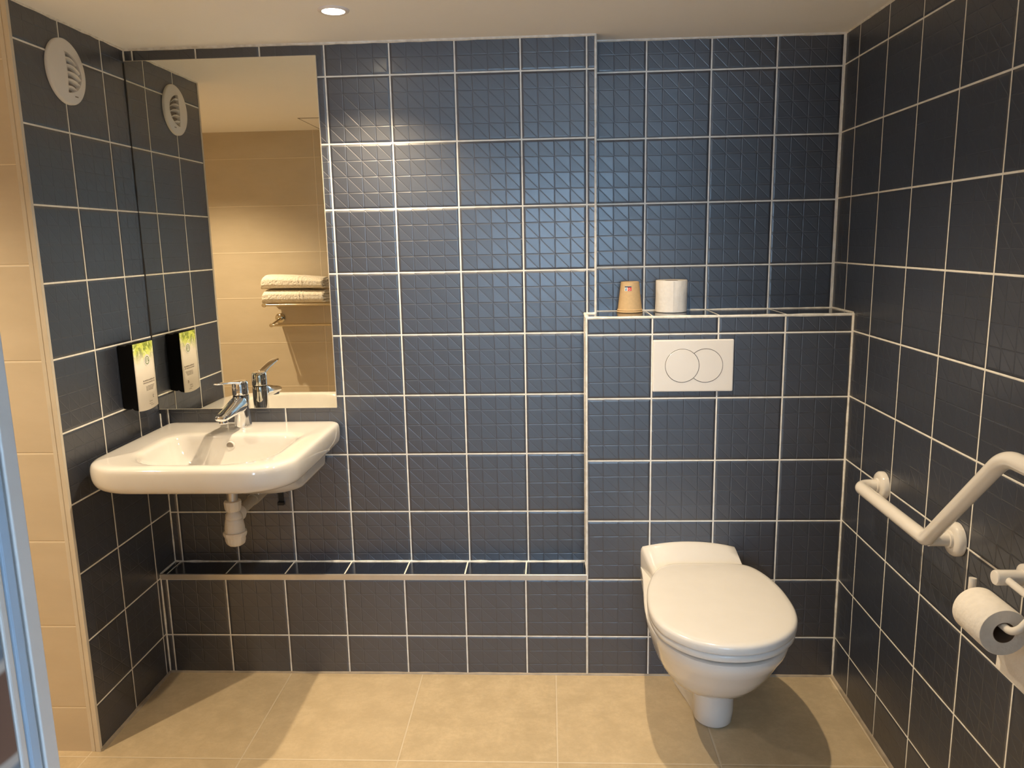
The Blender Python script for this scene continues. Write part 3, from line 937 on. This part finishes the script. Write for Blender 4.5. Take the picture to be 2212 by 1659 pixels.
rings = [
    egg(.048, .046, -.420, yw, -.33, .150), egg(.075, .065, -.470, yw, -.34, .160), egg(.104, .085, -.520, yw, -.36, .178),
    egg(.130, .105, -.570, yw, -.38, .207), egg(.150, .122, -.612, yw, -.40, .245), egg(.165, .134, -.645, yw, -.42, .285),
    egg(.1770, .143, -.675, yw, -.435, .325), egg(.1845, .149, -.699, yw, -.448, .352), egg(.1890, .150, -.7075, yw, -.452, .374),
    egg(.1885, .150, -.7070, yw, -.452, .3815), egg(.1845, .149, -.7025, yw, -.452, .3840), egg(.176, .148, -.692, yw, -.452, .3842), egg(.150, .140, -.655, yw - .002, -.44, .3838)]
b = MB(org).rings(rings, True, True)
# raised back that slopes down to the lid
secs = []
for y, zm, zc_, wd in ((yw, .4690, .4520, .150), (yw - .008, .4705, .4535, .1505), (yw - .018, .4670, .4500, .150), (-.145, .4570, .4420, .1485), (-.170, .4430, .4310, .147), (-.195, .4290, .4190, .146), (-.222, .4160, .4080, .146), (-.245, .404, .399, .146), (-.262, .392, .390, .146)):
    hc = tcx - .016 + (yw - y)*.18
    sec = [Vector((hc - wd*.90, y, .26)), Vector((hc - wd*.99, y, .345)), Vector((hc - wd, y, zc_ - .020)), Vector((hc - wd*.99, y, zc_ - .008)), Vector((hc - wd*.96, y, zc_))]
    for k in range(1, 12):
        f = -0.92 + 1.84*k/12
        sec.append(Vector((hc + wd*f, y, zc_ + (zm - zc_)*(1 - (f/.96)**2))))
    sec += [Vector((2*hc - p.x, p.y, p.z)) for p in reversed(sec[:5])]
    secs.append(sec)
b.rings(secs, True, True)
b.build('bowl', M['ceramic'], t, sharp=.9)
# waste outlet column under the bowl
col = []
for z, wd, yf in ((.0012, .0455, -.376), (.004, .0500, -.388), (.012, .0525, -.395), (.05, .0540, -.402), (.10, .0560, -.410), (.15, .0580, -.418), (.19, .060, -.42)):
    col.append(egg(wd + .004, .072, yf - .010, yw - .012, yf + wd, z, n=28, cx=tcx + .026 - .06*max(0, z - .05), p=2.0))
MB(org).rings(col).build('outlet_column', M['ceramic'], t, sharp=1.2)
LID = [(-.7155, 0), (-.713, .032), (-.705, .063), (-.690, .094), (-.672, .119), (-.645, .146), (-.610, .170), (-.565, .187), (-.510, .1955), (-.455, .1960), (-.400, .192), (-.350, .184), (-.300, .171), (-.262, .156), (-.238, .142), (-.222, .127), (-.2125, .108), (-.2085, .080), (-.2070, .040), (-.2068, 0)]
def smooth_curve(P, n=4):
    out = []
    for i in range(len(P) - 1):
        a, b, c, d = P[max(i-1, 0)], P[i], P[i+1], P[min(i+2, len(P)-1)]
        for k in range(n):
            u_ = k/n
            out.append(tuple(.5*((2*b[q]) + (-a[q]+c[q])*u_ + (2*a[q]-5*b[q]+4*c[q]-d[q])*u_*u_ + (-a[q]+3*b[q]-3*c[q]+d[q])*u_**3) for q in (0, 1)))
    out.append(P[-1])
    return out
half = smooth_curve(LID)
def lid_ring(s, z):
    pts = []
    def c(y): return tcx + .002 + (y + .6)*.042
    for y, hw in half: pts.append((hw, y))
    for y, hw in reversed(half[1:-1]): pts.append((-hw, y))
    k = 1 - s/.195
    return [Vector((c(y) + x*k, -.46 + (y + .46)*(1 - s/.253), z)) for x, y in pts]
MB(org).rings([lid_ring(.018, .3925), lid_ring(.0075, .3930), lid_ring(.0036, .3965), lid_ring(.0026, .4095), lid_ring(.0055, .4130)]).build('seat', M['seat'], t, sharp=.9)
MB(org).rings([lid_ring(.0045, .4142), lid_ring(.0006, .4160), lid_ring(.0, .4200), lid_ring(.0, .4310), lid_ring(.0018, .4360), lid_ring(.007, .4398), lid_ring(.018, .4415), lid_ring(.08, .4428), lid_ring(.15, .4432)]).build('lid', M['seat'], t, sharp=1.0)
for s in (-1, 1):
    MB(org).lathe((tcx + s*.075, -.2015, .420), [(0.009, -.018), (0.0095, .0), (0.009, .018)], 'x', n=24).build('hinge', M['seat'], t)
for s in (-1, 1):
    MB(org).lathe((tcx + s*.150, -.30, .335), [(0.010, -.002), (0.0095, .003), (0.006, .0045), (.0005, .005)], 'x' if s > 0 else '-x', n=24).build('side_cap', M['seat'], t)

# ------------------------------------------------------------------ angled grab rail
zr = 0.745
y1, y2 = -0.392, -0.785
xb = XR - .071
t = empty('grab_rail', (XR - .001, y1, zr), 'white angled grab rail bolted to the right navy wall', 'grab rail')
org = (XR - .001, y1, zr)
path = fillet([(XR - .012, y1, zr), (xb, y1, zr), (xb, y2, zr), (xb, y2 - .268, zr + .268), (xb, y2 - .60, zr + .268)], [.032, .040, .085], 12)
path = path[:-1] + [Vector((xb, y2 - .46, zr + .268)), Vector((xb, y2 - .50, zr + .268)), ]
path = fillet([path[0], (xb, y1, zr), (xb, y2, zr), (xb, y2 - .268, zr + .268), (xb, y2 - .44, zr + .268), (XR - .012, y2 - .44, zr + .268)], [.032, .030, .090, .032], 12)
MB(org).tube(path, .0168, n=28).build('bar', M['rail'], t)
MB(org).tube([(XR - .012, y2, zr), (xb + .004, y2, zr)], .0160, n=28).build('middle_post', M['rail'], t)
for y_, z_ in ((y1, zr), (y2, zr), (y2 - .44, zr + .268)):
    MB(org).lathe((XR - .0008, y_, z_), [(0.0385, 0.0), (0.0390, .004), (0.0385, .012), (0.0345, .0165), (0.024, .0185), (0.0205, .0185), (0.0200, .024), (0.0165, .025)], '-x', n=48).build('wall_flange', M['rail'], t)

# ------------------------------------------------------------------ toilet roll holder + roll
rx, ry0, ry1, rz = XR - .088, -1.130, -1.032, 0.7000
hz = rz + .0115                     # rod runs inside the top of the core
hy, hzp = -1.045, 0.770            # wall post
t = empty('toilet_roll_holder', (XR - .001, hy, hzp), 'white tubular toilet roll holder on the right wall below the grab rail', 'toilet roll holder')
org = (XR - .001, hy, hzp)
MB(org).lathe((XR - .0008, hy, hzp), [(0.0270, 0.0), (0.0275, .003), (0.0260, .010), (0.0180, .013)], '-x').build('wall_flange', M['rail'], t)
MB(org).lathe((XR - .002, hy, hzp), [(0.0150, 0.010), (0.0150, .060), (0.0145, .0625), (0.0130, .064), (.0005, .0642)], '-x').build('post', M['rail'], t)
hp = fillet([(XR - .046, hy + .022, hzp), (XR - .046, ry0 - .030, hzp - .004), (rx, ry0 - .030, hz), (rx, ry1 + .018, hz), (rx + .002, ry1 + .022, hz + .042)], [.022, .022, .014], 10)
MB(org).tube(hp, .0072, n=18).build('rod', M['rail'], t)
t = empty('toilet_roll', (rx, ry0, rz), 'part-used white toilet paper roll hanging on the holder below the grab rail', 'toilet paper', 'toilet paper rolls')
org = (rx, ry0, rz)
L_ = ry1 - ry0
MB(org).lathe((rx, ry0, rz), [(0.0200, .0006), (0.0440, 0.0), (0.0450, .0015), (0.0450, L_ - .0015), (0.0440, L_), (0.0200, L_ - .0006)], 'y', n=64, cap0=False, cap1=False).build('paper', M['paper'], t)
MB(org).lathe((rx, ry0, rz), [(0.0200, .0005), (0.0200, L_ - .0005), (0.0190, L_ - .0005), (0.0190, .0005), (0.0200, .0005)], 'y', n=48, cap0=False, cap1=False).build('cardboard_core', M['core'], t)
rs = []
for k in range(13):
    f = k/12
    z_ = rz - .01 - .112*f
    x_ = rx + .0452 + .004*math.sin(f*2.2)
    rs.append([Vector((x_, ry0 + .001, z_)), Vector((x_ + .0004, ry0 + .001, z_)), Vector((x_ + .0004, ry1 - .001, z_)), Vector((x_, ry1 - .001, z_))])
MB(org).rings(rs).build('hanging_sheet', M['paper'], t)

# ------------------------------------------------------------------ towel rack and towels (seen in the mirror)
kx0, kx1 = -1.620, -1.00
kz, ky = 1.120, YREAR
t = empty('towel_rack', (kx0, ky + .001, kz), 'polished steel wall towel rack seen in the mirror, carrying towels', 'towel rack')
org = (kx0, ky + .001, kz)
for yy in (.055, .120, .185, .235):
    MB(org).tube([(kx0, ky + yy, kz), (kx1, ky + yy, kz)], .0062, n=16).build('shelf_rod', M['steel'], t)
MB(org).tube([(kx0 - .005, ky + .15, kz - .115), (kx1 + .005, ky + .15, kz - .115)], .0068, n=16).build('towel_rod', M['steel'], t)
for xx in (kx0, kx1):
    b = MB(org)
    b.tube(fillet([(xx, ky + .004, kz), (xx, ky + .238, kz)], .01), .0062, n=16)
    b.lathe((xx, ky + .236, kz), [(0.0105, -.006), (0.0115, .0), (0.0105, .008), (.0005, .009)], 'y', n=24)
    b.build('side_arm', M['steel'], t)
    b = MB(org)
    b.tube([(xx, ky + .004, kz - .090), (xx, ky + .152, kz - .115)], .0062, n=16)
    b.lathe((xx, ky + .149, kz - .115), [(0.0095, -.006), (0.0105, .0), (0.0095, .008), (.0005, .009)], 'y', n=24)
    b.build('rod_arm', M['steel'], t)
    for z_ in (kz, kz - .090):
        MB(org).lathe((xx, ky + .0008, z_), [(0.0275, 0.0), (0.0280, .004), (0.022, .013), (0.010, .017)], 'y').build('wall_flange', M['steel'], t)

def towel(x0, x1, y0, y1, z0, h, label, droop):
    t = empty('folded_towel', ((x0 + x1)/2, (y0 + y1)/2, z0), label, 'towel', 'folded towels on the rack')
    org = ((x0 + x1)/2, (y0 + y1)/2, z0)
    def cross(x, sc, p=2.6, n=40):
        f = (x - x0)/(x1 - x0)
        hh = h*(1 - droop*f*f)*sc
        out = []
        for k in range(n):
            a = 2*PI*k/n
            c, s = math.cos(a), math.sin(a)
            yy = (y0 + y1)/2 + (y1 - y0)/2*math.copysign(abs(c)**(2/p), c)*(.55 + .45*sc)
            zz = z0 + hh/2 + hh/2*math.copysign(abs(s)**(2/p), s)
            if c > .55 and abs(s) < .2: yy -= .005*(1 - abs(s)/.2)     # crease between the two folded halves
            out.append(Vector((x, yy, max(z0, zz) if sc == 1 else zz)))
        return out
    xs = [x0 + (x1 - x0)*k/40 for k in range(41)]
    rs = []
    for i, x in enumerate(xs):
        d_ = (x - x0)
        sc = math.sqrt(max(.02, 1 - (1 - min(1, d_/.030))**2)) if d_ < .03 else 1
        rs.append(cross(x, sc))
    body = MB(org).rings(rs).build('folded_body', M['towel'], t, sharp=None)
    xb0 = x0 + (x1 - x0)*.60
    for off in (0, .020):
        b = MB(org)
        rs = []
        for dx, g in ((0, .99), (.002, 1.035), (.009, 1.035), (.011, .99)):
            ring = cross(xb0 + off + dx, 1)
            c = Vector((xb0 + off + dx, (y0 + y1)/2, z0 + h*.45))
            rs.append([Vector((p.x, c.y + (p.y - c.y)*(1 + (g - 1)*.5), max(z0 + .0006, c.z + (p.z - c.z)*g))) for p in ring])
        b.rings(rs, False, False).build('woven_band', M['towel_band'], t)
    for k in range(4):
        z_ = z0 + h*(1 - droop)*(.14 + .23*k)
        b = MB(org)
        rs = []
        for j in range(9):
            f = j/8
            yy = y1 - .012 - (y1 - y0 - .03)*f
            zz = z_ + .003*math.sin(f*7 + k)
            rs.append([Vector((x1 - .01, yy, zz - .0045)), Vector((x1 + .006 + .003*math.sin(k*2 + f*5), yy, zz - .0035)), Vector((x1 + .006 + .003*math.sin(k*2 + f*5), yy, zz + .0035)), Vector((x1 - .01, yy, zz + .0045))])
        b.rings(rs).build('folded_layer', M['towel'], t)
towel(-1.642, -1.300, ky + .032, ky + .244, kz + .0064, .074, 'lower of two folded white towels on the steel rack, in the mirror', .10)
towel(-1.642, -1.303, ky + .036, ky + .242, kz + .0064 + .0745, .076, 'upper folded white towel on the steel rack, in the mirror', .25)

# ------------------------------------------------------------------ camera
cam = bpy.data.cameras.new('camera')
cam.sensor_width = 36.0
cam.lens = 1680.92 / 2212 * 36.0
cam.clip_start = 0.02
co = bpy.data.objects.new('camera', cam)
COL.objects.link(co)
def rot(rx, ry, rz):
    c, s = math.cos, math.sin
    Rz = Matrix(((c(rz), -s(rz), 0), (s(rz), c(rz), 0), (0, 0, 1)))
    Rx = Matrix(((1, 0, 0), (0, c(rx), -s(rx)), (0, s(rx), c(rx))))
    Ry = Matrix(((c(ry), 0, s(ry)), (0, 1, 0), (-s(ry), 0, c(ry))))
    return Rz @ Rx @ Ry
Rm = rot(-0.1808001, 0.0196137, 0.0489863)
right, fwd, up = Rm.col[0], Rm.col[1], Rm.col[2]
mw = Matrix.Identity(4)
for i in range(3):
    mw[i][0], mw[i][1], mw[i][2] = right[i], up[i], -fwd[i]
mw[0][3], mw[1][3], mw[2][3] = -0.122189, -2.492207, -0.512860 + 1.937
co.matrix_world = mw
scene.camera = co

# ------------------------------------------------------------------ world and view
wd = bpy.data.worlds.new('world'); scene.world = wd
wd.use_nodes = True
wd.node_tree.nodes['Background'].inputs[0].default_value = (0.55, 0.68, 0.9, 1)
wd.node_tree.nodes['Background'].inputs[1].default_value = 0.3
vs_ = scene.view_settings
vs_.view_transform = 'Standard'
vs_.look = 'None'
vs_.gamma = 1.0
vs_.use_curve_mapping = False
vs_.exposure = 0.42
cy_ = scene.cycles
cy_.max_bounces = 10
cy_.diffuse_bounces = 6
cy_.glossy_bounces = 6
cy_.sample_clamp_indirect = 40.0
cy_.blur_glossy = 0.3
cy_.caustics_reflective = True
